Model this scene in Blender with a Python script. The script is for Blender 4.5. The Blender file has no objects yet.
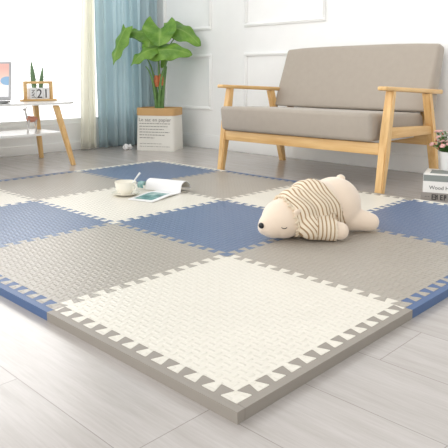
import bpy, bmesh, math, random
from mathutils import Vector, Matrix, noise
random.seed(7)
PI = math.pi
S = bpy.context.scene
C = S.collection
S.view_settings.view_transform = 'Standard'
S.view_settings.look = 'None'
S.view_settings.gamma = 1
S.view_settings.use_curve_mapping = False
S.view_settings.exposure = 0.36

# ------------------------------------------------------------------ materials
def srgb(r, g, b):
    def f(c):
        c /= 255.0
        return c/12.92 if c <= .04045 else ((c+.055)/1.055)**2.4
    return (f(r), f(g), f(b), 1)

class NT:
    """tiny helper around a node tree"""
    def __init__(s, m):
        s.t = m.node_tree; s.n = s.t.nodes; s.l = s.t.links
        s.b = s.n['Principled BSDF']
    def new(s, typ, **k):
        n = s.n.new(typ)
        for a, v in k.items(): setattr(n, a, v)
        return n
    def put(s, sock, v):
        if isinstance(v, bpy.types.NodeSocket): s.l.new(v, sock)
        else: sock.default_value = v
    def math(s, op, a, b=None, c=None):
        n = s.new('ShaderNodeMath', operation=op)
        s.put(n.inputs[0], a)
        if b is not None: s.put(n.inputs[1], b)
        if c is not None: s.put(n.inputs[2], c)
        return n.outputs[0]
    def mix(s, f, a, b, blend='MIX'):
        n = s.new('ShaderNodeMix', data_type='RGBA', blend_type=blend)
        s.put(n.inputs[0], f); s.put(n.inputs[6], a); s.put(n.inputs[7], b)
        return n.outputs[2]
    def obj(s):
        return s.new('ShaderNodeTexCoord').outputs['Object']
    def gen(s):
        return s.new('ShaderNodeTexCoord').outputs['Generated']
    def xyz(s, v):
        n = s.new('ShaderNodeSeparateXYZ'); s.l.new(v, n.inputs[0]); return n.outputs
    def mapping(s, v, scale=(1,1,1), rot=(0,0,0), loc=(0,0,0)):
        n = s.new('ShaderNodeMapping'); s.l.new(v, n.inputs[0])
        n.inputs['Scale'].default_value = scale; n.inputs['Rotation'].default_value = rot
        n.inputs['Location'].default_value = loc
        return n.outputs[0]
    def noise(s, v, scale, detail=3, rough=.5):
        n = s.new('ShaderNodeTexNoise'); s.l.new(v, n.inputs['Vector'])
        n.inputs['Scale'].default_value = scale; n.inputs['Detail'].default_value = detail
        n.inputs['Roughness'].default_value = rough
        return n.outputs[0]
    def ramp(s, f, stops):
        n = s.new('ShaderNodeValToRGB'); s.put(n.inputs[0], f)
        e = n.color_ramp.elements
        while len(e) < len(stops): e.new(.5)
        for q, (p, c) in zip(e, stops): q.position = p; q.color = c
        return n.outputs[0]
    def bump(s, h, strength=.3, dist=.001):
        n = s.new('ShaderNodeBump'); s.l.new(h, n.inputs['Height'])
        n.inputs['Strength'].default_value = strength; n.inputs['Distance'].default_value = dist
        s.l.new(n.outputs[0], s.b.inputs['Normal'])

def mat(name, col, rough=.5, metal=0, var=0, vscale=8, bump=0, bscale=200, bdist=.001, trans=0, sheen=0, spec=None):
    m = bpy.data.materials.new(name); m.use_nodes = True
    t = NT(m)
    t.b.inputs['Roughness'].default_value = rough
    t.b.inputs['Metallic'].default_value = metal
    if spec is not None: t.b.inputs['Specular IOR Level'].default_value = spec
    if sheen: t.b.inputs['Sheen Weight'].default_value = sheen
    o = t.obj()
    n = t.noise(o, vscale)
    k = max(var, .015)
    dark = tuple(c*(1-k) for c in col[:3])+(1,)
    lite = tuple(min(1, c*(1+k)) for c in col[:3])+(1,)
    t.put(t.b.inputs['Base Color'], t.ramp(n, [(.3, dark), (.7, lite)]))
    if bump: t.bump(t.noise(o, bscale, 2), bump, bdist)
    if trans:
        tr = t.new('ShaderNodeBsdfTranslucent'); tr.inputs[0].default_value = col
        mx = t.new('ShaderNodeMixShader'); mx.inputs[0].default_value = trans
        out = t.n['Material Output']
        t.l.new(t.b.outputs[0], mx.inputs[1]); t.l.new(tr.outputs[0], mx.inputs[2]); t.l.new(mx.outputs[0], out.inputs[0])
    return m

def wood(name, c1, c2, axis='X', rough=.4, scale=1.0):
    m = bpy.data.materials.new(name); m.use_nodes = True
    t = NT(m); o = t.obj()
    sc = {'X': (1.5, 22, 22), 'Y': (22, 1.5, 22), 'Z': (22, 22, 1.5)}[axis]
    v = t.mapping(o, scale=tuple(a*scale for a in sc))
    n = t.noise(v, 2.2, 5, .6)
    t.put(t.b.inputs['Base Color'], t.ramp(n, [(.3, c2), (.62, c1)]))
    t.b.inputs['Roughness'].default_value = rough
    t.bump(n, .12, .0006)
    return m

def foam(name, col, rough=.36, relief=.85):
    """EVA foam with the raised woven bar relief on its upper face"""
    m = bpy.data.materials.new(name); m.use_nodes = True
    t = NT(m); o = t.obj(); x, y, z = t.xyz(o)
    c = 1/.0214
    X = t.math('MULTIPLY', x, c); Y = t.math('MULTIPLY', y, c)
    fx = t.math('FLOOR', X); fy = t.math('FLOOR', Y)
    par = t.math('MODULO', t.math('ADD', t.math('ADD', fx, fy), 1000), 2)
    u = t.math('ABSOLUTE', t.math('SUBTRACT', t.math('SUBTRACT', X, fx), .5))
    v = t.math('ABSOLUTE', t.math('SUBTRACT', t.math('SUBTRACT', Y, fy), .5))
    def lerp(a, b): return t.math('ADD', t.math('MULTIPLY', a, t.math('SUBTRACT', 1, par)), t.math('MULTIPLY', b, par))
    L = lerp(u, v); W = lerp(v, u)
    def edge(a, hi, soft):
        n = t.new('ShaderNodeMapRange', interpolation_type='SMOOTHSTEP'); t.put(n.inputs[0], a)
        n.inputs[1].default_value = hi-soft; n.inputs[2].default_value = hi; n.inputs[3].default_value = 1; n.inputs[4].default_value = 0
        return n.outputs[0]
    h = t.math('MULTIPLY', edge(L, .47, .14), edge(W, .25, .2))
    fine = t.noise(o, 900, 1)
    h = t.math('ADD', h, t.math('MULTIPLY', fine, .08))
    t.bump(h, relief, .0022)
    n = t.noise(o, 5)
    t.put(t.b.inputs['Base Color'], t.ramp(n, [(.3, tuple(k*.96 for k in col[:3])+(1,)), (.7, col)]))
    t.b.inputs['Roughness'].default_value = rough
    return m

FW, FG, FB = srgb(233, 228, 216), srgb(175, 168, 158), srgb(98, 119, 152)
M = {}
M['foam_white'] = foam('cream foam', FW, relief=.5); M['foam_grey'] = foam('grey foam', FG); M['foam_blue'] = foam('blue foam', FB)
M['edge_white'] = mat('cream edge foam', FW, .5, bump=.15, bscale=600)
M['edge_grey'] = mat('grey edge foam', srgb(154, 147, 138), .5, bump=.15, bscale=600)
M['edge_blue'] = mat('blue edge foam', srgb(80, 106, 148), .5, bump=.15, bscale=600)
M['wall'] = mat('white wall paint', srgb(246, 246, 244), .6, bump=.03, bscale=120)
M['trim'] = mat('white trim paint', srgb(246, 246, 244), .45)
M['sofa_fabric'] = mat('taupe linen', srgb(170, 160, 148), .85, var=.02, vscale=30, bump=.25, bscale=900, sheen=.2)
M['oak_x'] = wood('honey oak x', srgb(232, 194, 136), srgb(212, 166, 104), 'X')
M['oak_y'] = wood('honey oak y', srgb(232, 194, 136), srgb(212, 166, 104), 'Y')
M['oak_z'] = wood('honey oak z', srgb(232, 194, 136), srgb(212, 166, 104), 'Z')
M['white_lacquer'] = mat('white lacquer', srgb(245, 245, 243), .25)
M['cream_curtain'] = mat('cream curtain cloth', srgb(254, 253, 246), .8, bump=.1, bscale=700, trans=.6)
M['blue_curtain'] = mat('dusty blue curtain cloth', srgb(211, 226, 230), .8, bump=.12, bscale=700, trans=.55)
M['silver'] = mat('silver aluminium', srgb(170, 170, 172), .35, metal=.7)
M['dark'] = mat('black plastic', srgb(30, 30, 32), .45)
M['ink'] = mat('dark ink', srgb(52, 50, 50), .7)
M['soft_ink'] = mat('grey print', srgb(150, 146, 140), .8)
M['porcelain'] = mat('cream porcelain', srgb(244, 240, 228), .18)
M['paper'] = mat('white paper', srgb(240, 240, 240), .55)
M['bag_paper'] = mat('white washed paper', srgb(240, 238, 230), .7, bump=.25, bscale=40, bdist=.003)
M['kraft'] = mat('kraft brown paper', srgb(205, 165, 112), .7, var=.06, bump=.2, bscale=60)
M['soil'] = mat('dark potting soil', srgb(45, 36, 28), .95, var=.3, vscale=60, bump=.8, bscale=80, bdist=.005)
M['stem'] = mat('green stalk', srgb(104, 142, 78), .5, var=.2, vscale=30)
M['sheath'] = mat('orange stalk wrap', srgb(188, 108, 66), .6, var=.2, vscale=40)
M['pot_black'] = mat('black nursery pot', srgb(38, 38, 38), .5)
M['plush'] = mat('cream plush', srgb(239, 220, 199), .9, bump=.25, bscale=1200, sheen=.5, var=.02)
M['nose'] = mat('black nose stitching', srgb(18, 16, 18), .35)
M['thread'] = mat('dark brown thread', srgb(48, 34, 28), .7)
M['pot_white'] = mat('white ceramic pot', srgb(236, 236, 234), .3)
M['grass_leaf'] = mat('small dark leaf', srgb(98, 142, 70), .6, var=.3, vscale=50)
M['petal'] = mat('pale pink petal', srgb(222, 176, 170), .6, var=.12, vscale=60)
M['bud'] = mat('coral bud', srgb(196, 112, 100), .6)
M['cactus'] = mat('grey green succulent', srgb(112, 142, 106), .6, var=.2, vscale=120)
M['book_grey'] = mat('grey green book cloth', srgb(136, 142, 138), .6)
M['book_taupe'] = mat('taupe book cloth', srgb(150, 144, 138), .6)
M['book_white'] = mat('white book jacket', srgb(238, 236, 232), .45)
M['pages'] = mat('page block', srgb(226, 222, 212), .8)
M['rose_cloth'] = mat('terracotta glaze', srgb(208, 144, 122), .6, var=.15, vscale=80)
M['spoon'] = mat('pale spoon glaze', srgb(236, 236, 236), .2)

def leafmat():
    m = bpy.data.materials.new('broad leaf'); m.use_nodes = True
    t = NT(m)
    at = t.new('ShaderNodeAttribute', attribute_name='vein'); v = at.outputs['Fac']
    n = t.noise(t.obj(), 14)
    base = t.ramp(n, [(.3, srgb(92, 142, 48)), (.7, srgb(146, 190, 80))])
    t.put(t.b.inputs['Base Color'], t.mix(v, base, srgb(180, 208, 120)))
    t.b.inputs['Roughness'].default_value = .35
    tr = t.new('ShaderNodeBsdfTranslucent'); tr.inputs[0].default_value = srgb(130, 180, 60)
    mx = t.new('ShaderNodeMixShader'); mx.inputs[0].default_value = .25
    t.l.new(t.b.outputs[0], mx.inputs[1]); t.l.new(tr.outputs[0], mx.inputs[2]); t.l.new(mx.outputs[0], t.n['Material Output'].inputs[0])
    return m
M['leaf'] = leafmat()

def floormat():
    m = bpy.data.materials.new('pale laminate planks'); m.use_nodes = True
    t = NT(m); o = t.obj(); x, y, z = t.xyz(o)
    W, L = .185, .91
    X = t.math('DIVIDE', t.math('ADD', x, .215), W)
    row = t.math('FLOOR', X)
    off = t.math('MULTIPLY', t.math('FRACT', t.math('MULTIPLY', row, .377)), L)
    Y = t.math('DIVIDE', t.math('ADD', t.math('SUBTRACT', y, .033), off), L)
    col = t.math('FLOOR', Y)
    fx = t.math('ABSOLUTE', t.math('SUBTRACT', t.math('FRACT', X), .5)); fy = t.math('ABSOLUTE', t.math('SUBTRACT', t.math('FRACT', Y), .5))
    sx = t.math('GREATER_THAN', fx, .5-.0014/W/2*1.3); sy = t.math('GREATER_THAN', fy, .5-.0014/L/2*1.3)
    seam = t.math('MAXIMUM', sx, sy)
    cmb = t.new('ShaderNodeCombineXYZ'); t.put(cmb.inputs[0], row); t.put(cmb.inputs[1], col)
    wn = t.new('ShaderNodeTexWhiteNoise'); t.l.new(cmb.outputs[0], wn.inputs['Vector'])
    # grain stretched along the planks, shifted plank by plank
    ad = t.new('ShaderNodeVectorMath', operation='MULTIPLY_ADD'); t.l.new(wn.outputs['Color'], ad.inputs[0]); ad.inputs[1].default_value = (5, 5, 5); t.l.new(o, ad.inputs[2])
    v = t.mapping(ad.outputs[0], scale=(16, 1.6, 1))
    g = t.noise(v, 2.2, 6, .62)
    v2 = t.mapping(ad.outputs[0], scale=(70, 3.5, 1))
    g2 = t.noise(v2, 3, 3, .6)
    base = t.ramp(g, [(.25, srgb(176, 169, 163)), (.5, srgb(190, 184, 180)), (.75, srgb(203, 198, 195))])
    base = t.mix(.35, base, t.ramp(g2, [(.3, srgb(178, 171, 165)), (.7, srgb(204, 199, 195))]))
    tone = t.ramp(wn.outputs['Value'], [(0, (.92, .918, .915, 1)), (1, (1, 1, 1, 1))])
    base = t.mix(1, base, tone, 'MULTIPLY')
    base = t.mix(t.math('MULTIPLY', seam, .55), base, srgb(120, 112, 105))
    t.put(t.b.inputs['Base Color'], base)
    t.b.inputs['Roughness'].default_value = .22
    h = t.math('SUBTRACT', t.math('MULTIPLY', g2, .15), seam)
    t.bump(h, .25, .0008)
    return m
M['floor'] = floormat()

def sweatermat():
    m = bpy.data.materials.new('striped knit'); m.use_nodes = True
    t = NT(m)
    at = t.new('ShaderNodeAttribute', attribute_name='stripe'); f = at.outputs['Fac']
    n = t.noise(t.obj(), 25, 2)
    f = t.math('ADD', f, t.math('MULTIPLY', n, .004))
    w = t.math('FRACT', t.math('DIVIDE', f, .0132))
    k = t.math('LESS_THAN', w, .33)
    t.put(t.b.inputs['Base Color'], t.mix(k, srgb(236, 222, 200), srgb(168, 138, 102)))
    t.b.inputs['Roughness'].default_value = .9
    s = t.math('SINE', t.math('MULTIPLY', w, 2*PI))
    h = t.math('ADD', s, t.math('MULTIPLY', t.noise(t.obj(), 700, 1), .8))
    t.bump(h, .5, .0012)
    return m
M['sweater'] = sweatermat()

def glassmat():
    m = bpy.data.materials.new('window glass'); m.use_nodes = True
    t = NT(m); t.n.remove(t.b)
    tr = t.new('ShaderNodeBsdfTransparent'); gl = t.new('ShaderNodeBsdfGlossy'); gl.inputs['Roughness'].default_value = .02
    fr = t.new('ShaderNodeFresnel'); fr.inputs[0].default_value = 1.45
    mx = t.new('ShaderNodeMixShader')
    t.l.new(fr.outputs[0], mx.inputs[0]); t.l.new(tr.outputs[0], mx.inputs[1]); t.l.new(gl.outputs[0], mx.inputs[2])
    t.l.new(mx.outputs[0], t.n['Material Output'].inputs[0])
    return m
M['glass'] = glassmat()

def clearmat():
    m = bpy.data.materials.new('clear acrylic'); m.use_nodes = True
    t = NT(m); t.b.inputs['Base Color'].default_value = srgb(235, 232, 228); t.b.inputs['Roughness'].default_value = .15
    t.b.inputs['Transmission Weight'].default_value = .45
    return m
M['clear'] = clearmat()

def screenmat():
    m = bpy.data.materials.new('lit display picture'); m.use_nodes = True
    t = NT(m); x, y, z = t.xyz(t.obj())
    band = t.ramp(t.math('DIVIDE', z, .22), [(.42, srgb(250, 250, 252)), (.47, srgb(250, 230, 220)), (.66, srgb(244, 208, 192)), (.95, srgb(236, 184, 172))])
    dx = t.math('SUBTRACT', x, .135); dz = t.math('SUBTRACT', z, .125)
    d = t.math('ADD', t.math('POWER', t.math('DIVIDE', dx, .045), 2), t.math('POWER', t.math('DIVIDE', dz, .028), 2))
    k = t.math('LESS_THAN', d, 1)
    c = t.mix(k, band, srgb(146, 184, 216))
    t.put(t.b.inputs['Base Color'], srgb(10, 10, 10)); t.put(t.b.inputs['Emission Color'], c)
    t.b.inputs['Emission Strength'].default_value = .85; t.b.inputs['Roughness'].default_value = .3
    return m
M['screen'] = screenmat()

def photomat():
    m = bpy.data.materials.new('teal printed page'); m.use_nodes = True
    t = NT(m); n = t.noise(t.obj(), 22, 4, .6)
    t.put(t.b.inputs['Base Color'], t.ramp(n, [(.3, srgb(52, 92, 98)), (.5, srgb(104, 156, 156)), (.7, srgb(186, 206, 200))]))
    t.b.inputs['Roughness'].default_value = .35
    return m
M['photo'] = photomat()

# ------------------------------------------------------------------ mesh helpers
def tag(o, label=None, cat=None, group=None, kind=None):
    if label: o['label'] = label
    if cat: o['category'] = cat
    if group: o['group'] = group
    if kind: o['kind'] = kind
    return o
def thing(name, label, cat, loc=(0,0,0), rz=0, group=None):
    o = bpy.data.objects.new(name, None); C.objects.link(o); o.empty_display_size = .05
    o.location = loc; o.rotation_euler = (0, 0, rz)
    return tag(o, label, cat, group)
def link(name, bm, m, parent=None, smooth=True, loc=None, rz=0):
    bmesh.ops.recalc_face_normals(bm, faces=bm.faces)
    me = bpy.data.meshes.new(name); bm.to_mesh(me); bm.free()
    me.materials.append(m)
    o = bpy.data.objects.new(name, me); C.objects.link(o)
    if smooth: me.shade_auto(35) if hasattr(me, 'shade_auto') else smooth_angle(me, 35)
    if parent: o.parent = parent
    if loc: o.location = loc
    o.rotation_euler = (0, 0, rz)
    return o
def smooth_angle(me, deg):
    me.polygons.foreach_set('use_smooth', [True]*len(me.polygons))
    try: me.set_sharp_from_angle(angle=math.radians(deg))
    except Exception: pass
def B(): return bmesh.new()
def box(bm, x0, x1, y0, y1, z0, z1, bev=0, seg=2):
    vs = [bm.verts.new(p) for p in ((x0,y0,z0),(x1,y0,z0),(x1,y1,z0),(x0,y1,z0),(x0,y0,z1),(x1,y0,z1),(x1,y1,z1),(x0,y1,z1))]
    fs = [bm.faces.new([vs[i] for i in f]) for f in ((3,2,1,0),(4,5,6,7),(0,1,5,4),(1,2,6,5),(2,3,7,6),(3,0,4,7))]
    if bev: bmesh.ops.bevel(bm, geom=list({e for f in fs for e in f.edges}), offset=bev, segments=seg, profile=.5, affect='EDGES')
    return vs
def hexa(bm, bot, top, bev=0, seg=2):
    """a bar between two quads (4 points each)"""
    vs = [bm.verts.new(p) for p in list(bot)+list(top)]
    fs = [bm.faces.new([vs[i] for i in f]) for f in ((3,2,1,0),(4,5,6,7),(0,1,5,4),(1,2,6,5),(2,3,7,6),(3,0,4,7))]
    if bev: bmesh.ops.bevel(bm, geom=list({e for f in fs for e in f.edges}), offset=bev, segments=seg, profile=.5, affect='EDGES')
def tube(bm, pts, rs, n=10, cap=True):
    pts = [Vector(p) for p in pts]
    if not isinstance(rs, (list, tuple)): rs = [rs]*len(pts)
    rings = []; prev = None
    for i, p in enumerate(pts):
        d = (pts[min(i+1, len(pts)-1)] - pts[max(i-1, 0)]).normalized()
        if prev is None:
            a = d.orthogonal().normalized()
        else:
            a = (prev - d*prev.dot(d)).normalized()
        prev = a; b = d.cross(a)
        rings.append([bm.verts.new(p + (a*math.cos(2*PI*k/n) + b*math.sin(2*PI*k/n))*rs[i]) for k in range(n)])
    for r0, r1 in zip(rings, rings[1:]):
        for k in range(n): bm.faces.new((r0[k], r0[(k+1)%n], r1[(k+1)%n], r1[k]))
    if cap: bm.faces.new(rings[0][::-1]); bm.faces.new(rings[-1])
def lathe(bm, prof, n=40, c=(0,0,0)):
    rings = []
    for r, z in prof:
        if r < 1e-6: rings.append([bm.verts.new((c[0], c[1], c[2]+z))])
        else: rings.append([bm.verts.new((c[0]+r*math.cos(2*PI*k/n), c[1]+r*math.sin(2*PI*k/n), c[2]+z)) for k in range(n)])
    for a, b in zip(rings, rings[1:]):
        for k in range(n):
            k2 = (k+1) % n
            q = [a[k % len(a)], a[k2 % len(a)], b[k2 % len(b)], b[k % len(b)]]
            u = []
            for v in q:
                if v not in u: u.append(v)
            if len(u) > 2: bm.faces.new(u)
def ell(bm, c, r, seg=24, rings=16, rot=None):
    m = Matrix.Translation(c) @ (rot if rot else Matrix.Identity(4)) @ Matrix.Diagonal((r[0], r[1], r[2], 1))
    bmesh.ops.create_uvsphere(bm, u_segments=seg, v_segments=rings, radius=1, matrix=m)
def poly(bm, pts, z0, z1):
    a = [bm.verts.new((x, y, z0)) for x, y in pts]; b = [bm.verts.new((x, y, z1)) for x, y in pts]
    n = len(pts)
    if n > 60:
        from mathutils.geometry import delaunay_2d_cdt
        vv, _, ff, ov, _, _ = delaunay_2d_cdt([Vector(p) for p in pts], [], [list(range(n))], 1, 1e-7)
        assert len(vv) == n
        idx = [o[0] for o in ov]
        for f in ff:
            bm.faces.new([a[idx[k]] for k in reversed(f)]); bm.faces.new([b[idx[k]] for k in f])
    else:
        bm.faces.new(a[::-1]); bm.faces.new(b)
    for i in range(n): bm.faces.new((a[i], a[(i+1)%n], b[(i+1)%n], b[i]))
def text(name, s, size, m, parent, loc, rot, ext=.0003, space=1.0):
    cu = bpy.data.curves.new(name, 'FONT'); cu.body = s; cu.size = size; cu.extrude = ext; cu.space_character = space
    cu.align_x = 'LEFT'
    tmp = bpy.data.objects.new('tmp', cu); C.objects.link(tmp)
    dg = bpy.context.evaluated_depsgraph_get(); dg.update()
    me = bpy.data.meshes.new_from_object(tmp.evaluated_get(dg))
    bpy.data.objects.remove(tmp)
    me.name = name; me.materials.clear(); me.materials.append(m)
    o = bpy.data.objects.new(name, me); C.objects.link(o)
    o.parent = parent; o.location = loc; o.rotation_euler = rot
    return o

# ------------------------------------------------------------------ the room
WX, WY = 2.69, 3.49          # back wall plane, left (window) wall plane
bm = B(); box(bm, -3.5, WX+.1, -3.5, WY+.1, -.05, 0)
tag(link('floor', bm, M['floor'], smooth=False), kind='structure')
bm = B(); box(bm, WX, WX+.1, -3.5, WY+.1, 0, 2.7)
tag(link('wall_back', bm, M['wall'], smooth=False), kind='structure')
wx0, wx1, wz0, wz1 = -1.2, 2.50, .21, 2.35
bm = B()
box(bm, -3.5, wx0, WY, WY+.1, 0, 2.7); box(bm, wx1, WX, WY, WY+.1, 0, 2.7)
box(bm, wx0, wx1, WY, WY+.1, 0, wz0); box(bm, wx0, wx1, WY, WY+.1, wz1, 2.7)
tag(link('wall_left', bm, M['wall'], smooth=False), kind='structure')
win = thing('window_1', None, None, ((wx0+wx1)/2, WY+.05, wz0)); tag(win, kind='structure')
hw, hh = (wx1-wx0)/2, wz1-wz0
bm = B()
box(bm, -hw, hw, -.03, .03, 0, .04, .003); box(bm, -hw, hw, -.03, .03, hh-.04, hh, .003)
box(bm, -hw, -hw+.04, -.03, .03, .04, hh-.04, .003); box(bm, hw-.04, hw, -.03, .03, .04, hh-.04, .003)
link('window_frame', bm, M['trim'], win)
bm = B(); box(bm, -hw+.04, hw-.04, -.003, .003, .04, hh-.04); link('window_pane', bm, M['glass'], win, smooth=False)
bm = B(); box(bm, WX-.014, WX, -3.5, WY, 0, .1, .004); box(bm, WX-.008, WX, -3.5, WY, .1, .11, .002)
tag(link('baseboard_back', bm, M['trim']), kind='structure')
bm = B(); box(bm, -3.5, WX-.015, WY-.014, WY, 0, .07, .004)
tag(link('baseboard_left', bm, M['trim']), kind='structure')
def frame_trim(i, y0, y1, z0, z1):
    bm = B(); w = .028
    for (a, b, c, d) in ((y0, y1, z0, z0+w), (y0, y1, z1-w, z1), (y0, y0+w, z0+w, z1-w), (y1-w, y1, z0+w, z1-w)):
        box(bm, WX-.013, WX, a, b, c, d, .004)
        yy = .35*w
        box(bm, WX-.018, WX-.011, a+yy*(b-a > w*1.5 and 1 or .9), b-yy, c+yy, d-yy, .003)
    tag(link('trim_%d' % i, bm, M['trim']), kind='structure')
for i, (a, b) in enumerate(((2.775, 3.36), (1.69, 2.42))):
    frame_trim(2*i+1, a, b, .31, .76); frame_trim(2*i+2, a, b, .95, 2.3)

# ------------------------------------------------------------------ curtains
def curtain(name, x0b, x1b, x0t, x1t, y, folds, amp, m, label, ph=0, H=2.42, thick=.002):
    bm = B(); nx, nz = 150, 26
    g = []
    for j in range(nz+1):
        tz = j/nz; z = .012+H*tz
        row = []
        for i in range(nx+1):
            s = i/nx
            xa = x0b+(x0t-x0b)*tz; xb = x1b+(x1t-x1b)*tz
            p = 2*PI*folds*s+ph
            yy = y + amp*(math.sin(p)+.35*math.sin(2.3*p+1.1))*(1-.25*tz) + .012*math.sin(5*tz+9*s)
            xx = xa+(xb-xa)*s + .25*amp*math.cos(2*p)
            row.append(bm.verts.new((xx, yy, z)))
        g.append(row)
    for j in range(nz):
        for i in range(nx): bm.faces.new((g[j][i], g[j][i+1], g[j+1][i+1], g[j+1][i]))
    o = link(name, bm, m)
    for p in o.data.polygons: p.use_smooth = True
    sd = o.modifiers.new('s', 'SOLIDIFY'); sd.thickness = thick
    tag(o, label, 'curtain')
    return o
curtain('cream_curtain', 1.86, 2.006, 1.945, 1.992, 3.39, 2.2, .022, M['cream_curtain'], 'narrow cream curtain hanging at the bright window, left of the blue curtain')
curtain('blue_curtain', 2.026, 2.645, 2.008, 2.66, 3.39, 7.3, .026, M['blue_curtain'], 'dusty blue floor-length curtain hanging in folds behind the tall leafy plant')
bm = B(); tube(bm, [(-1.3, 3.39, 2.47), (2.66, 3.39, 2.47)], .014, 12)
tag(link('curtain_rod', bm, M['silver']), 'metal rod above the window carrying both curtains', 'curtain rod')

# ------------------------------------------------------------------ play mat
T, NTEETH, D, EE, G, TH = .6, 12, .0148, .0050, .0004, .022
Pp = .0484
def rnd(pts, r=.0032, keep=()):
    """round the corners of an open path"""
    out = [pts[0]]
    for i in range(1, len(pts)-1):
        a, p, b = Vector(pts[i-1]), Vector(pts[i]), Vector(pts[i+1])
        da, db = (a-p), (b-p)
        ra, rb = min(r, da.length*.45), min(r, db.length*.45)
        s, e = p+da.normalized()*ra, p+db.normalized()*rb
        for t in (0, .5, 1):
            q = s*(1-t)**2 + p*2*t*(1-t) + e*t*t
            out.append(q)
    out.append(pts[-1])
    return [(q[0], q[1]) for q in out]
def side(sgn, start=0.0):
    """teeth (sgn=1, tongues of this piece) or notches (sgn=-1) along s in 0..T; offset o outward from the seat line, depth 2D"""
    pts = []
    for i in range(NTEETH):
        c = .0337+i*Pp
        n, w = Pp/4-EE-G*sgn, Pp/4+EE-G*sgn
        pts += [(c-n, 0), (c-w, 2*D), (c+w, 2*D), (c+n, 0)]
    return pts
def piece(x0, x1, y0, y1, top=False, right=False, bottom=False, left=False):
    """outline, origin at the cell corner; tongues on top/right, notches on bottom/left"""
    P = []
    # bottom, going +x
    b = [(x0+G, y0+G)]
    if bottom: b += [(s, -D+o+G) for s, o in side(-1)]
    b += [(x1-G, y0+G)]
    r = [(x1-G, y0+G)]
    if right: r += [(T-D+o-G, s) for s, o in side(1)]
    r += [(x1-G, y1-G)]
    t = [(x1-G, y1-G)]
    if top: t += [(s, T-D+o-G) for s, o in reversed(side(1))]
    t += [(x0+G, y1-G)]
    l = [(x0+G, y1-G)]
    if left: l += [(-D+o+G, s) for s, o in reversed(side(-1))]
    l += [(x0+G, y0+G)]
    for q in (b, r, t, l): P += (rnd(q) if len(q) > 2 else q)[:-1]
    return P
def flat(name, pts, m, loc, label, cat, group):
    bm = B(); poly(bm, pts, 0, TH)
    o = link(name, bm, m, smooth=False, loc=loc)
    return tag(o, label, cat, group)
cols = ('white', 'grey', 'blue')
tile_labels = {
 (0,0): 'large cream foam mat tile at the front corner of the play mat, nearest the viewer',
 (1,0): 'grey foam mat tile in front of the plush bear, right of the nearest cream tile',
 (2,0): 'blue foam mat tile at the right edge, beside the stack of books',
 (0,1): 'grey foam mat tile at the left front, left of the nearest cream tile',
 (1,1): 'blue foam mat tile in the middle of the mat, left of the bear\'s nose',
 (2,1): 'cream foam mat tile partly hidden behind the plush bear',
 (0,2): 'blue foam mat tile at the left picture edge, behind the left grey tile',
 (1,2): 'cream foam mat tile on which the cup and the open magazine lie',
 (2,2): 'grey foam mat tile at the sofa\'s left front leg',
 (0,3): 'cream foam mat tile at the far left picture edge, in front of the white bench',
 (1,3): 'pale lit grey foam mat tile along the far edge, in front of the bench legs',
 (2,3): 'blue foam mat tile in the far corner of the mat, nearest the plant basket',
}
for (i, j), lab in tile_labels.items():
    c = cols[(i+j) % 3] if True else None
    flat('foam_tile', piece(-D, T-D, -D, T-D, True, True, True, True), M['foam_'+c], (T*i, T*j, 0), lab, 'mat tile', 'interlocking foam mat tiles')
bw = .0195
bc = {'white': 'grey', 'grey': 'blue', 'blue': 'white'}
GB = 'foam border strips around the mat'
cn = {'white': 'cream', 'grey': 'grey', 'blue': 'blue'}
front_l = {0: 'grey toothed border strip along the right front edge of the nearest cream tile', 1: 'blue toothed border strip along the front of the grey tile by the right picture edge', 2: 'cream toothed border strip along the right edge of the blue tile beside the books'}
left_l = {0: 'grey toothed border strip along the left front edge of the nearest cream tile', 1: 'blue toothed border strip along the front of the left grey tile', 2: 'cream toothed border strip left of the blue tile at the left picture edge', 3: 'grey toothed border strip left of the far left cream tile'}
back_l = {0: 'white border edge between the blue mat tile and the stack of books', 1: 'grey border edge of the cream tile behind the bear, below the sofa front', 2: 'thin blue border edge behind the grey tile under the sofa front', 3: 'white border edge of the far blue tile, on the side towards the sofa'}
far_l = {0: 'grey border edge of the cream tile at the far left', 1: 'thin blue border edge of the pale grey tile in front of the bench legs', 2: 'white border edge of the far blue tile, on the side towards the curtain'}
for i in range(3):
    c = bc[cols[i % 3]]
    # along y = 0: tongues pointing +y
    pts = [(x, y-T) for x, y in piece(-D, T-D, T-D-bw, T-D, top=True)]
    flat('foam_border', pts, M['edge_'+c], (T*i, 0, 0), front_l[i], 'mat border', GB)
    c = bc[cols[(i+3) % 3]]
    flat('foam_border', piece(-D, T-D+(D*2+bw+.001 if i == 2 else 0), -D, D+bw, bottom=True), M['edge_'+c], (T*i, 4*T, 0), far_l[i], 'mat border', GB)
for j in range(4):
    c = bc[cols[j % 3]]
    pts = [(x-T, y) for x, y in piece(T-D-bw, T-D, -D-(bw if j == 0 else 0), T-D, right=True)]
    flat('foam_border', pts, M['edge_'+c], (0, T*j, 0), left_l[j], 'mat border', GB)
    c = bc[cols[(j+2) % 3]]
    flat('foam_border', piece(-D, D+bw, -D, T-D, left=True), M['edge_'+c], (3*T, T*j, 0), back_l[j], 'mat border', GB)

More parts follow.
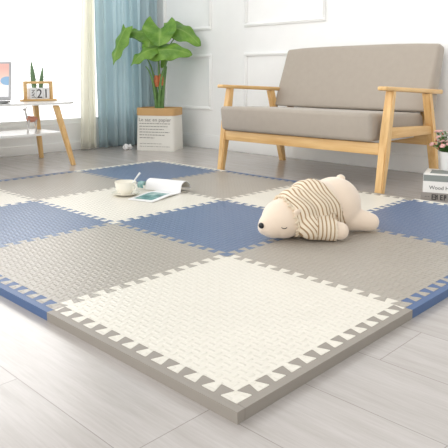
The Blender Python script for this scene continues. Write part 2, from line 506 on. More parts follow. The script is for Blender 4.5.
# ------------------------------------------------------------------ sofa
YR, YL = .825, 1.935
sofa = thing('sofa', 'two-seat taupe fabric sofa with honey-coloured wooden arms and legs by the white wall', 'sofa', (2.27, 1.395, 0))
def sl(x, y, z): return (x-2.27, y-1.395, z)
def cushion(name, prof, y0, y1, bulge, m, r=.03, seg=4):
    """a padded block: 4-point x/z profile swept in y, bevelled, slightly puffed"""
    bm = B()
    hexa(bm, [sl(prof[k][0], y0, prof[k][1]) for k in range(4)], [sl(prof[k][0], y1, prof[k][1]) for k in range(4)], r, seg)
    bmesh.ops.subdivide_edges(bm, edges=[e for e in bm.edges if e.calc_length() > .12], cuts=7, use_grid_fill=True)
    cx = sum(p[0] for p in prof)/4-2.27; cz = sum(p[1] for p in prof)/4; cy = (y0+y1)/2-1.395
    hy = (y1-y0)/2
    hx = max(abs(p[0]-2.27-cx) for p in prof); hz = max(abs(p[1]-cz) for p in prof)
    for v in bm.verts:
        a, b, c = (v.co.x-cx)/hx, (v.co.y-cy)/hy, (v.co.z-cz)/hz
        v.co.x += bulge*.6*a*(1-b*b)*max(0, 1-c*c)
        v.co.z += bulge*c*max(0, 1-a*a)*max(0, 1-b**4)
    return link(name, bm, m, sofa)
sc = cushion('seat_cushion', [(1.915, .254), (2.50, .262), (2.47, .375), (1.90, .400)], .868, 1.915, .008, M['sofa_fabric'], .022)
bcu = cushion('back_cushion', [(2.435, .385), (2.565, .385), (2.655, .748), (2.585, .768)], .838, 1.93, .012, M['sofa_fabric'], .02)
def bar(name, p0, p1, wx, wy, m, par, wx1=None, bev=.006):
    wx1 = wx1 or wx
    def q(p, w): return [sl(p[0]-w/2, p[1]-wy/2, p[2]), sl(p[0]+w/2, p[1]-wy/2, p[2]), sl(p[0]+w/2, p[1]+wy/2, p[2]), sl(p[0]-w/2, p[1]+wy/2, p[2])]
    bm = B(); hexa(bm, q(p0, wx), q(p1, wx1), bev)
    return link(name, bm, m, par)
for y in (YR, YL):
    # front leg: slim foot, wider at the rail, up to the arm
    bm = B()
    def ring(x, z, w): return [sl(x-w/2, y-.022, z), sl(x+w/2, y-.022, z), sl(x+w/2, y+.022, z), sl(x-w/2, y+.022, z)]
    lv = [ring(1.936, 0, .034), ring(1.967, .2, .046), ring(1.985, .3, .046), ring(2.018, .507, .036)]
    vs = [[bm.verts.new(p) for p in l] for l in lv]
    bm.faces.new(vs[0][::-1]); bm.faces.new(vs[-1])
    for a, b in zip(vs, vs[1:]):
        for k in range(4): bm.faces.new((a[k], a[(k+1)%4], b[(k+1)%4], b[k]))
    bmesh.ops.bevel(bm, geom=[e for e in bm.edges if abs(e.verts[0].co.z-e.verts[1].co.z) > .05], offset=.006, segments=2, affect='EDGES')
    link('leg', bm, M['oak_z'], sofa)
    bm = B()
    lv = [ring(2.555, 0, .034), ring(2.50, .2, .048), ring(2.475, .3, .048), ring(2.415, .488, .042)]
    vs = [[bm.verts.new(p) for p in l] for l in lv]
    bm.faces.new(vs[0][::-1]); bm.faces.new(vs[-1])
    for a, b in zip(vs, vs[1:]):
        for k in range(4): bm.faces.new((a[k], a[(k+1)%4], b[(k+1)%4], b[k]))
    bmesh.ops.bevel(bm, geom=[e for e in bm.edges if abs(e.verts[0].co.z-e.verts[1].co.z) > .05], offset=.006, segments=2, affect='EDGES')
    link('leg', bm, M['oak_z'], sofa)
    bm = B()
    def aq(x, z, h, w): return [sl(x, y-w/2, z), sl(x, y+w/2, z), sl(x, y+w/2, z+h), sl(x, y-w/2, z+h)]
    hexa(bm, aq(1.928, .511, .021, .055), aq(2.558, .482, .025, .055), .008, 3)
    link('armrest', bm, M['oak_x'], sofa)
    bm = B()
    hexa(bm, [sl(1.995, y-.014, .268), sl(1.995, y+.014, .268), sl(1.995, y+.014, .325), sl(1.995, y-.014, .325)],
         [sl(2.465, y-.014, .262), sl(2.465, y+.014, .262), sl(2.465, y+.014, .31), sl(2.465, y-.014, .31)], .004)
    link('side_rail', bm, M['oak_x'], sofa)
bm = B(); box(bm, 1.952-2.27, 1.982-2.27, YR+.022-1.395, YL-.022-1.395, .188, .248, .004); link('front_rail', bm, M['oak_y'], sofa)
bm = B(); box(bm, 2.475-2.27, 2.503-2.27, YR+.022-1.395, YL-.022-1.395, .197, .262, .004); link('rear_rail', bm, M['oak_y'], sofa)
for k in range(4):
    yy = .92+.3*k
    bm = B(); box(bm, 1.984-2.27, 2.473-2.27, yy-1.395, yy+.06-1.395, .236, .252, .002); link('seat_slat', bm, M['trim'], sofa)
bm = B(); box(bm, 2.575-2.27, 2.60-2.27, .88-1.395, 1.91-1.395, .40, .45, .004); 
link('back_rail', bm, M['oak_y'], sofa)
for y in (.90, 1.87):
    bm = B(); hexa(bm, [sl(2.48, y-.02, .262), sl(2.51, y-.02, .262), sl(2.51, y+.02, .262), sl(2.48, y+.02, .262)],
                   [sl(2.60, y-.02, .50), sl(2.63, y-.02, .50), sl(2.63, y+.02, .50), sl(2.60, y+.02, .50)], .004)
    link('back_support', bm, M['oak_z'], sofa)

# ------------------------------------------------------------------ low bench by the window
bench = thing('low_bench', 'low white bench with a lower shelf and slanted wooden legs in front of the window', 'bench', (.95, 3.10, 0))
def stadium(cx0, cx1, y0, y1, r, n=14):
    pts = []
    for (cx, cy, a0) in ((cx1-r, y0+r, -90), (cx1-r, y1-r, 0), (cx0+r, y1-r, 90), (cx0+r, y0+r, 180)):
        for k in range(n+1):
            a = math.radians(a0+90*k/n); pts.append((cx+r*math.cos(a), cy+r*math.sin(a)))
    return pts
bm = B(); poly(bm, stadium(-.8, .625, -.24, .27, .24), .397, .41); link('bench_top', bm, M['white_lacquer'], bench)
bm = B(); poly(bm, stadium(-.56, .49, -.17, .2, .05), .194, .208); link('shelf', bm, M['white_lacquer'], bench)
for sx in (1, -1):
    for (fx, fy, tx, ty) in ((.45, -.325, .405, -.205), (.485, .155, .455, .16)):
        bm = B()
        w0, w1 = .0135, .018
        hexa(bm, [(sx*fx-w0, fy-w0, 0), (sx*fx+w0, fy-w0, 0), (sx*fx+w0, fy+w0, 0), (sx*fx-w0, fy+w0, 0)],
             [(sx*tx-w1, ty-w1, .392), (sx*tx+w1, ty-w1, .392), (sx*tx+w1, ty+w1, .392), (sx*tx-w1, ty+w1, .392)], .004)
        link('leg', bm, M['oak_z'], bench)

# laptop
lap = thing('laptop', 'open silver laptop at the left picture edge, standing on the white bench', 'laptop', (1.0, 3.135, .4105), -math.atan2(.8, .6)+0)
# local: hinge line along local x, faces -y
lap.rotation_euler = (0, 0, math.radians(-52))
bm = B(); box(bm, -.16, .16, -.215, .0, .004, .016, .004); link('keyboard_deck', bm, M['silver'], lap)
for x in (-.13, .13):
    for y in (-.19, -.02):
        bm = B(); box(bm, x-.02, x+.02, y-.008, y+.008, 0, .004); link('rubber_foot', bm, M['dark'], lap)
bm = B(); box(bm, -.14, .14, -.12, -.03, .016, .0175, .001); link('keyboard', bm, M['dark'], lap)
tilt = math.radians(-8)
lid = B(); box(lid, -.16, .16, -.004, .004, 0, .248, .003, 3)
o = link('lid', lid, M['silver'], lap); o.location = (0, .004, .018); o.rotation_euler = (tilt, 0, 0)
sb = B(); box(sb, -.146, .146, -.0055, -.0045, .022, .236)
s_ = link('display', sb, M['screen'], o, smooth=False)

# perpetual calendar
cal = thing('desk_calendar', 'small wooden frame calendar with number blocks on the white bench', 'calendar', (1.40, 3.2, .4105), math.radians(-4))
bm = B(); box(bm, -.125, .125, -.03, .03, 0, .014, .003); link('base', bm, M['oak_x'], cal)
bm = B()
box(bm, -.105, -.085, -.012, .012, .014, .138, .002); box(bm, .085, .105, -.012, .012, .014, .138, .002); box(bm, -.085, .085, -.012, .012, .12, .138, .002)
link('frame', bm, M['oak_x'], cal)
for k, s in enumerate(('JAN', '2', '1')):
    x = -.048+k*.049
    bm = B(); box(bm, x-.023, x+.023, -.023, .023, .014, .092 if k else .092, .002)
    b_ = link('date_block', bm, M['paper'], cal)
    if k == 0: text('printed_month', s, .034, M['ink'], b_, (x+.012, -.0234, .022), (PI/2, -PI/2, 0))
    else: text('printed_digit', s, .088, M['ink'], b_, (x-(.025 if s == '2' else .026), -.0234, .022), (PI/2, 0, 0), .0006)
cac = thing('potted_succulent', 'two slender green succulent spikes standing behind the wooden calendar', 'succulent', (1.435, 3.28, .4105))
bm = B(); lathe(bm, [(0, 0), (.028, 0), (.034, .06), (.034, .066), (.03, .066), (.029, .055), (0, .055)], 24); link('pot', bm, M['pot_white'], cac)
for (dx, h, lean, r) in ((-.018, .275, -.02, .0165), (.024, .235, .026, .014)):
    bm = B(); n = 26
    pts = [(dx+lean*(t/n), 0, .055+(h-.055)*t/n) for t in range(n+1)]
    rs = [max(.002, r*(.75+.45*math.sin(PI*min(1, t/n*1.02))**.6)*(1-.75*(t/n)**3)*(1+.12*math.sin(t*2.4))) for t in range(n+1)]
    tube(bm, pts, rs, 9); link('spike', bm, M['cactus'], cac)

# deer figurine on the shelf
deer = thing('deer_figurine', 'small long-legged animal figurine with a terracotta body on the bench shelf', 'figurine', (1.235, 3.0, .2085), math.radians(10))
bm = B(); ell(bm, (0, 0, .092), (.04, .02, .02)); ell(bm, (-.02, 0, .098), (.022, .018, .018)); ell(bm, (.03, 0, .09), (.018, .017, .017))
link('body', bm, M['rose_cloth'], deer)
bm = B(); tube(bm, [(-.035, 0, .1), (-.045, 0, .135), (-.047, 0, .152)], [.009, .006, .006], 10); ell(bm, (-.052, 0, .157), (.014, .007, .008)); ell(bm, (-.043, .008, .17), (.004, .002, .01)); ell(bm, (-.043, -.008, .17), (.004, .002, .01))
link('head', bm, M['clear'], deer)
for (x, y, fx) in ((-.028, -.011, -.05), (-.024, .012, -.02), (.028, -.011, .014), (.03, .012, .05)):
    bm = B(); tube(bm, [(x, y, .09), ((x+fx)/2+.004, y*1.1, .045), (fx, y*1.2, 0)], [.007, .004, .0035], 8); link('leg', bm, M['clear'], deer)

# ------------------------------------------------------------------ paper basket and plant
ang = math.atan2(-.28, .15)
bx, by = 2.372, 3.048
bag = thing('paper_basket', 'white printed paper basket with a brown rim on the floor before the curtain', 'basket', (bx, by, 0), math.radians(-61))
def sq(a, b, p, n=64):
    out = []
    for k in range(n):
        t = 2*PI*(k+.5)/n; c, s = math.cos(t), math.sin(t)
        out.append((a*math.copysign(abs(c)**(2/p), c), b*math.copysign(abs(s)**(2/p), s)))
    return out
def loft(bm, levels, capb=True, capt=False):
    rings = [[bm.verts.new((x, y, z)) for x, y in pts] for pts, z in levels]
    n = len(rings[0])
    for a, b in zip(rings, rings[1:]):
        for k in range(n): bm.faces.new((a[k], a[(k+1)%n], b[(k+1)%n], b[k]))
    if capb: bm.faces.new(rings[0][::-1])
    if capt: bm.faces.new(rings[-1])
bm = B()
loft(bm, [(sq(.16, .12, 14), 0), (sq(.162, .122, 10), .02), (sq(.16, .12, 8), .15), (sq(.16, .12, 6), .285), (sq(.152, .112, 6), .285), (sq(.153, .113, 8), .012)], True, True)
bb = link('basket_body', bm, M['bag_paper'], bag)
bm = B()
loft(bm, [(sq(.159, .119, 6), .276), (sq(.1655, .1255, 5.5), .278), (sq(.166, .1265, 5), .332), (sq(.163, .123, 5), .336), (sq(.157, .117, 5), .334), (sq(.157, .117, 6), .288), (sq(.159, .119, 6), .276)], False, False)
link('folded_rim', bm, M['kraft'], bag)
# printed face looks along local -y
text('printed_title', 'Le sac en papier', .039, M['soft_ink'], bag, (-.130, -.1245, .232), (PI/2, 0, 0), .0006, 1.05)
random.seed(3)
for k, ln in enumerate((.26, .235, .20, .245, .205, .12, 0, .18, .25)):
    if not ln: continue
    bm = B(); x = -.125; z = .212-.0225*k
    while x < -.125+ln:
        w = random.uniform(.008, .026); w = min(w, -.125+ln-x+.004)
        box(bm, x, x+w, -.1246, -.1225, z, z+.005 if k < 6 else z+.003); x += w+.006
    link('printed_line', bm, M['soft_ink'], bag, smooth=False)
random.seed(11)
# little crumpled paper
bm = B(); ell(bm, (-.014, 0, .022), (.026, .02, .022), 16, 10); ell(bm, (.024, 0, .02), (.02, .017, .02), 16, 10)
for v in bm.verts:
    n_ = noise.noise(v.co*60); v.co += v.co.normalized()*n_*.012; v.co.z = max(v.co.z, 0)
tag(link('crumpled_paper', bm, M['paper'], smooth=False, loc=(2.16, 3.2, 0)), 'small white crumpled lump on the floor left of the paper basket', 'paper')

plant = thing('leafy_plant', 'tall green broad-leaved plant with bare stalks standing in the paper basket', 'plant', (bx, by, .0), math.radians(-44.1+0-1.8))
# local x = across, local y = away, z = up
bm = B(); lathe(bm, [(0, .014), (.085, .014), (.1, .24), (.104, .25), (.098, .25), (.094, .236), (0, .236)], 32); link('nursery_pot', bm, M['pot_black'], plant)
bm = B(); lathe(bm, [(0, .275), (.03, .27), (.08, .25), (.092, .237), (0, .237)], 32)
for v in bm.verts: v.co.z += .006*noise.noise(v.co*50) if v.co.z > .24 else 0
link('soil', bm, M['soil'], plant)
stems = [((-.012, 0, .26), (-.022, 0, .45), (-.03, .01, .62), (-.1, .0, .73)), ((.008, .01, .26), (.0, .0, .48), (-.005, 0, .68), (.0, -.03, .80)),
         ((.018, -.012, .26), (.02, 0, .45), (.03, 0, .66), (.09, .02, .80)), ((.0, -.02, .26), (-.01, -.02, .45), (.012, -.02, .62), (.07, -.05, .70)),
         ((-.02, -.01, .26), (-.03, -.02, .42), (-.04, -.03, .6), (-.1, -.06, .66)), ((.014, .02, .26), (.022, .03, .42), (.04, .02, .56), (.06, .0, .66))]
for st in stems:
    bm = B()
    P_ = [Vector(p) for p in st]; pts = []
    for k in range(15):
        t = k/14; a = (1-t)
        pts.append(P_[0]*a**3 + P_[1]*3*a*a*t + P_[2]*3*a*t*t + P_[3]*t**3)
    tube(bm, pts, [.0155-.0115*(k/14) for k in range(15)], 8); link('stalk', bm, M['stem'], plant)
bm = B(); tube(bm, [(-.018, -.006, .50), (-.021, -.006, .535), (-.022, -.006, .565), (-.02, -.006, .59)], [.02, .024, .022, .016], 12)
link('stalk_wrap', bm, M['sheath'], plant)
bm = B(); tube(bm, [(.014, -.006, .51), (.014, -.006, .545), (.014, -.006, .575), (.013, -.006, .60)], [.017, .021, .019, .012], 12)
link('stalk_wrap', bm, M['sheath'], plant)
def leaf(base, tip, width, up, sag=.03, cup=.02, wav=.006, heart=.0, skew=0):
    base, tip, up = Vector(base), Vector(tip), Vector(up)
    ax = tip-base; L = ax.length; d = ax.normalized()
    sd = d.cross(up).normalized(); nn = sd.cross(d).normalized()
    bm = B(); nu, nv = 26, 12
    vl = bm.verts.layers.float.new('vein')
    g = []
    for i in range(nu+1):
        t = i/nu
        w = width*.80*max(0, math.sin(PI*min(1, t*.93+.07)**.68))**.62
        if i == nu: w = .0005
        row = []
        for j in range(-nv, nv+1):
            s = j/nv
            back = heart*L*(abs(s)**1.3)*max(0, 1-3.2*t)
            p = base + d*(L*t-back) + sd*(w*s+skew*t*(1-t)*L)
            p += nn*(sag*math.sin(PI*t)*1.0 - cup*(abs(s)**1.5)*math.sin(PI*min(1, t+.12)) + 1.7*wav*math.sin(t*17+s*2)*abs(s)**2)
            v = bm.verts.new(p)
            v[vl] = .6*max(0, 1-abs(s)*9) + (.2 if abs(((t-abs(s)*.28)*9) % 1-.5) < .07 and abs(s) > .05 else 0)
            row.append(v)
        g.append(row)
    for i in range(nu):
        for j in range(2*nv): bm.faces.new((g[i][j], g[i][j+1], g[i+1][j+1], g[i+1][j]))
    o = link('leaf', bm, M['leaf'], plant)
    for p in o.data.polygons: p.use_smooth = True
    sd_ = o.modifiers.new('s', 'SOLIDIFY'); sd_.thickness = .0012
    return o
def pz(px, py): return ((px-158)/127, .576-(py-77)/127)
def LP(px, py, dy=0): a = pz(px, py); return (a[0], dy, a[1])
# hanging left leaf
leaf(LP(125, 28, .0), LP(113, 65, -.05), .088, (-.62, -.8, .1), .02, .03, .006, .10)
leaf(LP(153, 36, .03), LP(122, 33, .06), .085, (.1, -.7, .7), .03, .03, .008, .05)
leaf(LP(160, 29, -.02), LP(160, 47, -.12), .165, (0, -.9, .45), .015, -.05, .004, .62)
leaf(LP(152, 34, .02), LP(147, 56, -.03), .10, (-.2, -.9, .3), .03, .03, .006, .1)
leaf(LP(162, 27, .05), LP(200, 46, .0), .125, (.25, -.78, .6), .07, .03, .007, .08)
leaf(LP(150, 52, -.06), LP(192, 55, -.08), .105, (.1, -.85, .5), .055, .035, .007, .08)
leaf(LP(158, 48, -.07), LP(132, 66, -.13), .078, (-.35, -.85, .5), .045, .03, .008, .06)
leaf(LP(167, 46, .04), LP(160, 68, .02), .05, (.6, -.8, .1), .01, .02, .004, .1)
leaf(LP(154, 40, -.0), LP(163, 56, -.06), .09, (.1, -.9, .3), .02, .03, .006, .1)
for a, b_, c in ((LP(124, 34, .0), LP(135, 39, .0), LP(150, 48, 0)), (LP(181, 31, .03), LP(175, 36, .02), LP(165, 50, 0))):
    bm = B(); tube(bm, [a, b_, c], [.004, .0045, .005], 7); link('petiole', bm, M['stem'], plant)

# ------------------------------------------------------------------ cup, saucer, spoon, magazine
MZ = TH+.0012
CX, CY = .957, 1.607
sau = B(); lathe(sau, [(0, 0), (.032, 0), (.036, .002), (.045, .004), (.065, .012), (.066, .0135), (.063, .0138), (.045, .007), (.03, .0045), (0, .0045)], 48)
tag(link('saucer', sau, M['porcelain'], loc=(CX, CY, MZ)), 'round cream saucer on the mat under the coffee cup', 'saucer')
cup = thing('coffee_cup', 'cream porcelain cup standing on the saucer beside the magazine', 'cup', (CX, CY, MZ+.0048))
bm = B(); lathe(bm, [(0, 0), (.025, 0), (.026, .004), (.036, .012), (.046, .030), (.050, .052), (.052, .060), (.050, .060), (.048, .052), (.043, .03), (.031, .014), (0, .009)], 48); link('bowl', bm, M['porcelain'], cup)
bm = B(); tube(bm, [Vector((-.0430, 0, .05))+Vector((0,0,0)), (-.06, .0, .054), (-.069, .0, .043), (-.062, 0, .027), (-.038, 0, .024)], .0035, 8); h_ = link('handle', bm, M['porcelain'], cup); h_.rotation_euler = (0, 0, math.radians(100))
bm = B()
tube(bm, [(.008, .0, .016), (.03, -.003, .045), (.055, -.007, .077), (.078, -.01, .105)], [.003, .0028, .0034, .005], 8)
ell(bm, (.003, 0, .0135), (.012, .008, .0035))
tag(link('teaspoon', bm, M['spoon'], loc=(CX, CY, MZ+.0048), rz=math.radians(-60)), 'white teaspoon leaning out of the coffee cup', 'spoon')

mag = thing('open_magazine', 'open glossy magazine with a teal picture lying on the mat beside the cup', 'magazine', (1.160, 1.447, MZ), math.radians(16.9))
def sheet(name, f, xs, y0, y1, m, th, parent=None):
    """a sheet swept along y from a curve f(u) -> (x, z); th = thickness below"""
    bm = B(); n = 28
    P2 = [Vector(f(xs[0]+(xs[1]-xs[0])*i/n)) for i in range(n+1)]
    N2 = []
    for i in range(n+1):
        d = (P2[min(i+1, n)]-P2[max(i-1, 0)]).normalized(); N2.append(Vector((-d.y, d.x)))
    up = [[bm.verts.new((p.x, y, p.y)) for p in P2] for y in (y0, y1)]
    lo = [[bm.verts.new((p.x-q.x*th, y, p.y-q.y*th)) for p, q in zip(P2, N2)] for y in (y0, y1)]
    for i in range(n):
        bm.faces.new((up[0][i], up[0][i+1], up[1][i+1], up[1][i])); bm.faces.new((lo[0][i], lo[1][i], lo[1][i+1], lo[0][i+1]))
        for r in (0, 1): bm.faces.new((up[r][i], lo[r][i], lo[r][i+1], up[r][i+1]))
    for i in (0, n): bm.faces.new((up[0][i], up[1][i], lo[1][i], lo[0][i]))
    return link(name, bm, m, parent or mag)
low = lambda u: (-.235*(1-u), .004+.008*math.sin(PI*u)**2*u)
sheet('left_page', low, (0, 1), 0, .135, M['paper'], .0035)
sheet('page_picture', lambda u: (low(u)[0], low(u)[1]+.0006), (.10, .74), .022, .118, M['photo'], .0004)
def arch(u):
    a = PI*(1-u)
    return (.047+.050*math.cos(a)-.008*math.sin(a), .004+.050*math.sin(a)**.85)
sheet('curled_pages', arch, (.0, .97), -.004, .20, M['paper'], .003)
sheet('inner_page', lambda u: (arch(u)[0]*.86+.008, arch(u)[1]*.84+.002), (.06, .93), .0, .195, M['pages'], .0008)
def curl(u):
    a = PI*(1.25-1.35*u)
    return (.0+.019*math.cos(a), .024+.019*math.sin(a))
sheet('curled_picture_page', curl, (0, 1), .203, .236, M['photo'], .001)

# ------------------------------------------------------------------ plush bear
BA = math.atan2(-.30, .95)
bear = thing('plush_bear', 'cream plush bear in a striped sweater lying asleep on its belly on the mat', 'plush toy', (1.005, .556, TH+.001), BA)
# local x: from nose (-) to rump (+); local -y: towards the viewer
def cap(bm, p0, p1, r0, r1, n=9):
    p0, p1 = Vector(p0), Vector(p1)
    for k in range(n+1):
        t = k/n; p = p0.lerp(p1, t); r = r0+(r1-r0)*t
        ell(bm, p, (r, r, r), 16, 10)
def evaluated(bm, voxel, it, fac=.5):
    me = bpy.data.meshes.new('tmp'); bm.to_mesh(me); bm.free()
    o = bpy.data.objects.new('tmp', me); C.objects.link(o)
    r = o.modifiers.new('r', 'REMESH'); r.mode = 'VOXEL'; r.voxel_size = voxel
    s = o.modifiers.new('s', 'SMOOTH'); s.iterations = it; s.factor = fac
    dg = bpy.context.evaluated_depsgraph_get(); dg.update()
    m2 = bpy.data.meshes.new_from_object(o.evaluated_get(dg)); bpy.data.objects.remove(o)
    return m2
bm = B()
ell(bm, (.085, 0, .098), (.100, .098, .098)); ell(bm, (.0, 0, .098), (.12, .10, .094)); ell(bm, (-.07, -.002, .084), (.09, .09, .084))
ell(bm, (-.135, -.004, .070), (.078, .073, .069)); ell(bm, (-.175, -.006, .054), (.056, .049, .048)); ell(bm, (-.21, -.006, .048), (.027, .027, .028))
cap(bm, (-.075, -.075, .05), (.016, -.124, .034), .042, .031); cap(bm, (-.075, .075, .05), (.03, .13, .036), .042, .033)
cap(bm, (.12, -.045, .05), (.192, -.078, .035), .045, .033); cap(bm, (.12, .05, .05), (.19, .09, .035), .045, .034)
body_me = evaluated(bm, .0045, 14)
for v in body_me.vertices: v.co.z = max(v.co.z, .0)
ARM0, ARM1 = Vector((-.075, -.075)), Vector((.022, -.125)); ad = (ARM1-ARM0).normalized()
ARM0f, ARM1f = Vector((-.075, .075)), Vector((.03, .13)); adf = (ARM1f-ARM0f).normalized()
def near_arm(c):
    """(belongs to arm, distance along) for either arm"""
    if c.y < -.092 - .0*c.z and c.z < .085 and c.x > -.1:
        s = (Vector((c.x, c.y))-ARM0).dot(ad)
        dist = abs((Vector((c.x, c.y))-ARM0).cross(ad)) if False else 0
        return s
    return None
def armcoord(c, a0, ad_):
    r = Vector((c.x, c.y))-a0; s = r.dot(ad_); perp = (r-ad_*s).length
    return s, math.hypot(perp, c.z-.042)
def neck_x(c): return -.102 - .030*((c.z-.03)/.1) + .012*(c.y/.07)
def neckline(c): return c.x < neck_x(c)
def hemline(c): return c.x > .097 - .5*c.z
def info(c):
    # weight of being on a sleeve, stripe coordinate, keep
    keep = not neckline(c) and not hemline(c)
    st = c.x*.95 + .45*(c.z-.1) + .10*abs(c.y) + .004*math.sin(c.z*60+c.y*30)
    for a0, ad_, L in ((ARM0, ad, .134), (ARM0f, adf, .138)):
        s, dd = armcoord(c, a0, ad_)
        side_ok = (c.y < -.06) if a0.y < 0 else (c.y > .06)
        if side_ok and dd < .056 and s > .02:
            w = 1
            # torso surface also lies within reach: only the low, outer part is the sleeve
            outer = abs(c.y) > .088+.25*max(0, c.z-.05)
            if outer:
                keep = s < L-.044
                st = st*(1-w) + (s*.95-.100)*w
    return keep, st
me = body_me
smooth_angle(me, 180)
me.materials.clear(); me.materials.append(M['plush'])
me.name = 'body'
body = bpy.data.objects.new('body', me); C.objects.link(body); body.parent = bear
# sweater: shell over the kept faces
bm = B(); bm.from_mesh(me)
bm.verts.ensure_lookup_table()
sl_ = bm.verts.layers.float.new('stripe')
kill = []
for f in bm.faces:
    k, _ = info(f.calc_center_median())
    if not k: kill.append(f)
bmesh.ops.delete(bm, geom=kill, context='FACES')
bm.normal_update()
for _ in range(3):
    bmesh.ops.smooth_vert(bm, verts=[v for v in bm.verts if v.is_boundary], factor=.6, use_axis_x=True, use_axis_y=True, use_axis_z=True)
new = {}
for v in bm.verts:
    k, st = info(v.co)
    v[sl_] = st
    c = v.co
    fold = max(0, c.z-.05)*.06*math.sin((c.x*1.0+c.y*.5+.25*c.z)*95+2.5*noise.noise(c*14)) + .003*noise.noise(c*22)
    off = .0045 + fold*.6
    if v.is_boundary: off = .004+.0028*math.sin((c.y*1.1+c.z)*420)
    new[v] = c + v.normal*max(.002, off)
for v, c in new.items(): v.co = c; v.co.z = max(v.co.z, .0006)
o = link('sweater', bm, M['sweater'], bear)
for p in o.data.polygons: p.use_smooth = True
sd = o.modifiers.new('s', 'SOLIDIFY'); sd.thickness = .003; sd.offset = -1
# scalloped neck ruffle following the neckline
def surf(me, pred, n):
    pass
from mathutils.bvhtree import BVHTree
bv = BVHTree.FromPolygons([v.co[:] for v in me.vertices], [p.vertices[:] for p in me.polygons])
h_ = bv.ray_cast(Vector((-.5, -.014, .056)), Vector((1, 0, 0)))[0]
bm = B(); ell(bm, h_+Vector((.001, -.001, .002)), (.008, .0125, .010), 20, 14); link('nose', bm, M['nose'], bear)
def onbody(x, z, ydir=-1, off=.001):
    h = bv.ray_cast(Vector((x, ydir*.4, z)), Vector((0, -ydir, 0)))
    return h[0]+h[1]*off
for sgn in (-1, 1):
    bm = B(); pts = []
    for k in range(9):
        t = -1+2*k/8
        pts.append(onbody(-.172+.0085*t, .056-.0045*(1-t*t), sgn, .0008))
    tube(bm, pts, [.0006]+[.0013]*7+[.0006], 8); link('closed_eye', bm, M['thread'], bear)
for sgn in (-1, 1):
    p = onbody(-.128, .098, sgn, 0)
    bm = B(); ell(bm, p+Vector((0, sgn*.002, .004)), (.014, .008, .016), 20, 14, Matrix.Rotation(sgn*-.5, 4, 'X')); link('ear', bm, M['plush'], bear)
bm = B(); ell(bm, (.115, .0, .188), (.017, .016, .015), 24, 16); link('tail', bm, M['plush'], bear)
# little points of the knitted neck edge
pts = []
edge = [v.co.copy() for v in me.vertices if abs(v.co.x-neck_x(v.co)) < .004 and v.co.z > .012]
edge.sort(key=lambda c: math.atan2(c.z-.07, c.y))
cur = None; picks = []
for c in edge:
    a = math.atan2(c.z-.07, c.y)
    if cur is None or a-cur > .155: picks.append(c); cur = a
bm = B()
band = []
for c in picks:
    h = bv.find_nearest(c); band.append(c+h[1]*.004)
tube(bm, band, .0032, 8)
for c in band: ell(bm, c+Vector((-.004, 0, 0)), (.0085, .0034, .0034), 10, 8)
link('knit_edging', bm, mat('cream knit edging', srgb(232, 218, 194), .9), bear)

# ------------------------------------------------------------------ books and flower pot
BR = math.radians(-29)
BA_ = math.radians(20)
bkx, bky = 1.930, .605
def book(name, z, h, L, W, cover, label, dx=0, dy=0, ang=0):
    ly = dy-L/2
    t = thing(name, label, 'book', (bkx+dx*math.cos(BA_)-ly*math.sin(BA_), bky+dx*math.sin(BA_)+ly*math.cos(BA_), z), 0, 'books stacked on the floor beside the sofa')
    t.rotation_euler = (0, 0, BA_)
    # spine runs along local y at local x = 0, facing -x
    bm = B(); c = .0025
    box(bm, 0, W, -L/2, L/2, 0, c, .0008); box(bm, 0, W, -L/2, L/2, h-c, h, .0008); box(bm, 0, c, -L/2, L/2, c, h-c)
    cv = link('cover', bm, cover, t)
    bm = B(); box(bm, c, W-.004, -L/2+.004, L/2-.004, c, h-c); link('page_block', bm, M['pages'], t, smooth=False)
    return t
b1 = book('book', .0002, .036, .30, .21, M['book_taupe'], 'taupe book with large dark characters on its spine, bottom of the stack', 0, 0)
b2 = book('book', .0366, .052, .265, .20, M['book_white'], 'white book with Wood printed on its spine, middle of the stack', .008, -.008)
b3 = book('book', .0890, .034, .262, .19, M['book_white'], 'grey and white book lying on top of the stack under the flower pot', .010, -.008)
# grey spine band and grey panel on the top cover of the upper book
bm = B(); box(bm, -.0006, .0004, -.13, .13, .0015, .0305); link('spine_band', bm, M['book_grey'], b3, smooth=False)
bm = B(); box(bm, .035, .15, -.07, .105, .034, .0345); link('cover_panel', bm, M['book_grey'], b3, smooth=False)
RS = (PI/2, 0, -PI/2)
text('spine_title', 'Wood H', .0245, M['ink'], b2, (-.0004, .104, .016), RS, .0004)
bm = B()
def stroke(y0, y1, z0, z1): box(bm, -.0009, .0002, -y1, -y0, z0, z1)
def glyph(kind, y):
    w, h, s, z = .027, .025, .0042, .005
    if kind == 0:
        stroke(y, y+s, z, z+h); stroke(y+w*.62, y+w*.62+s, z, z+h); stroke(y, y+w*.72, z+h-s, z+h); stroke(y, y+w*.72, z, z+s); stroke(y, y+w*.7, z+h*.42, z+h*.42+s)
        stroke(y+w*.86, y+w, z+.002, z+h); stroke(y+w*.7, y+w, z+h*.6, z+h*.6+s)
    if kind == 1:
        stroke(y, y+s, z, z+h); stroke(y, y+w*.45, z+h-s, z+h); stroke(y, y+w*.45, z, z+s); stroke(y, y+w*.4, z+h*.42, z+h*.42+s)
        stroke(y+w*.6, y+w*.6+s, z, z+h); stroke(y+w*.6, y+w, z+h-s, z+h); stroke(y+w-s, y+w, z+h*.4, z+h); stroke(y+w*.6, y+w, z+h*.4, z+h*.4+s)
    if kind == 2:
        stroke(y, y+s, z, z+h); stroke(y+w*.7, y+w*.7+s, z, z+h); stroke(y, y+w*.8, z+h-s, z+h); stroke(y, y+w*.8, z, z+s); stroke(y, y+w*.8, z+h*.45, z+h*.45+s)
glyph(0, -.100); glyph(1, -.062); glyph(2, -.026)
stroke(-.13, -.122, .017, .0185); stroke(-.118, -.11, .017, .0185)
link('spine_characters', bm, M['ink'], b1, smooth=False)
PZ = .1238
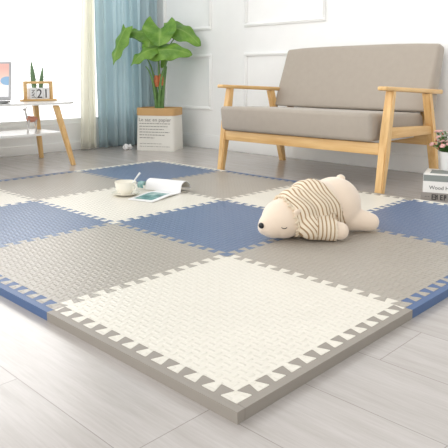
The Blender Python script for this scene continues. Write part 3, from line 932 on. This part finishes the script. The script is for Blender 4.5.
fp = thing('flower_pot', 'small white pot of pink flowers on top of the book stack', 'flower pot', (2.140, .560, PZ), 0)
bm = B(); lathe(bm, [(0, 0), (.040, 0), (.042, .002), (.053, .088), (.054, .092), (.049, .092), (.047, .08), (0, .078)], 40); link('pot', bm, M['pot_white'], fp)
bm = B(); lathe(bm, [(0, .084), (.03, .083), (.0465, .079), (0, .0785)], 24); link('soil', bm, M['soil'], fp)
random.seed(5)
bm = B(); heads = []
def blade(bm, p, d, L, w):
    d = d.normalized(); s = d.cross(Vector((0, 0, 1))).normalized()*w; n_ = s.cross(d).normalized()*.0012
    a, m_, e = p, p+d*L*.5+Vector((0, 0, L*.06)), p+d*L
    v = [bm.verts.new(q) for q in (a-s*.2, a+s*.2, m_+s, e, m_-s)]; bm.faces.new(v)
    v2 = [bm.verts.new(q-n_) for q in (a-s*.2, a+s*.2, m_+s, e, m_-s)]; bm.faces.new(v2[::-1])
for k in range(60):
    a = random.uniform(0, 2*PI); e = random.uniform(.2, 1.6); r = random.uniform(0, .03)
    d = Vector((math.cos(a)*e, math.sin(a)*e, random.uniform(.35, 1.0)+(.9 if k % 3 == 0 else 0))).normalized()
    p0 = Vector((r*math.cos(a), r*math.sin(a), .08)); L = random.uniform(.05, .095)+(.03 if k % 3 == 0 else 0)
    tube(bm, [p0, p0+d*L], .0011, 5)
    for q in range(12):
        t = random.uniform(.2, 1); aa = random.uniform(0, 2*PI)
        blade(bm, p0+d*L*t, Vector((math.cos(aa), math.sin(aa), random.uniform(-.1, .9))), random.uniform(.016, .030), random.uniform(.0025, .0045))
    if k % 2 == 0:
        h = p0+d*(L+.008); fl = B()
        for q in range(6):
            aa = q*PI/3
            s = d.orthogonal().normalized(); u = d.cross(s)
            c = h+(s*math.cos(aa)+u*math.sin(aa))*.007
            ell(fl, c, (.0085, .0085, .004), 8, 6)
        heads.append(('blossom', fl, 'petal'))
    elif k % 4 == 1:
        bd = B(); ell(bd, p0+d*(L+.004), (.004, .004, .006), 8, 6); heads.append(('bud', bd, 'bud'))
tag(link('foliage', bm, M['grass_leaf'], fp, smooth=False), kind=None)
for nm, hb, mm in heads: link(nm, hb, M[mm], fp)

# ------------------------------------------------------------------ light
BASE, WIN, ROOM = .70, 1.1, .95
w = bpy.data.worlds.new('world'); S.world = w; w.use_nodes = True
nt = w.node_tree; bg = nt.nodes['Background']
tc = nt.nodes.new('ShaderNodeTexCoord'); sx = nt.nodes.new('ShaderNodeSeparateXYZ'); nt.links.new(tc.outputs['Generated'], sx.inputs[0])
def wm(op, a, b=None, clamp=False):
    n = nt.nodes.new('ShaderNodeMath'); n.operation = op; n.use_clamp = clamp
    for k, v in enumerate((a, b)):
        if v is None: continue
        if isinstance(v, bpy.types.NodeSocket): nt.links.new(v, n.inputs[k])
        else: n.inputs[k].default_value = v
    return n.outputs[0]
# brighter towards the window side (+y) and the open room (-x), dimmer overhead where a ceiling would be
wy_ = wm('MULTIPLY', wm('ADD', wm('MULTIPLY', sx.outputs[1], .8), .35, True), WIN)
wx_ = wm('MULTIPLY', wm('MULTIPLY', sx.outputs[0], -1, True), ROOM)
up_ = wm('SUBTRACT', 1, wm('MULTIPLY', wm('MAXIMUM', sx.outputs[2], 0), .5))
nt.links.new(wm('MULTIPLY', wm('ADD', wm('ADD', wy_, wx_), BASE), up_), bg.inputs['Strength'])
bg.inputs['Color'].default_value = (1, .995, .985, 1)
def area(name, loc, target, sx_, sy_, power, col=(1, 1, 1)):
    l = bpy.data.lights.new(name, 'AREA'); l.shape = 'RECTANGLE'; l.size = sx_; l.size_y = sy_; l.energy = power; l.color = col
    o = bpy.data.objects.new(name, l); C.objects.link(o); o.location = loc
    o.rotation_euler = (Vector(target)-Vector(loc)).to_track_quat('-Z', 'Y').to_euler()
    return o
area('window_light', (.6, 4.2, 1.8), (.9, 0, .2), 3.2, 1.8, 45, (1, .985, .96))

# ------------------------------------------------------------------ camera
cam = bpy.data.cameras.new('camera'); co = bpy.data.objects.new('camera', cam); C.objects.link(co)
cam.sensor_width = 36; cam.sensor_fit = 'HORIZONTAL'
cam.lens = 598.96/448*36
cam.shift_y = -70/448
yaw, pitch = .7701275, .127647
co.location = (-.720746, -.668963, .576435)
co.rotation_euler = (PI/2-pitch, 0, yaw-PI/2)
cam.clip_start = .01
S.camera = co
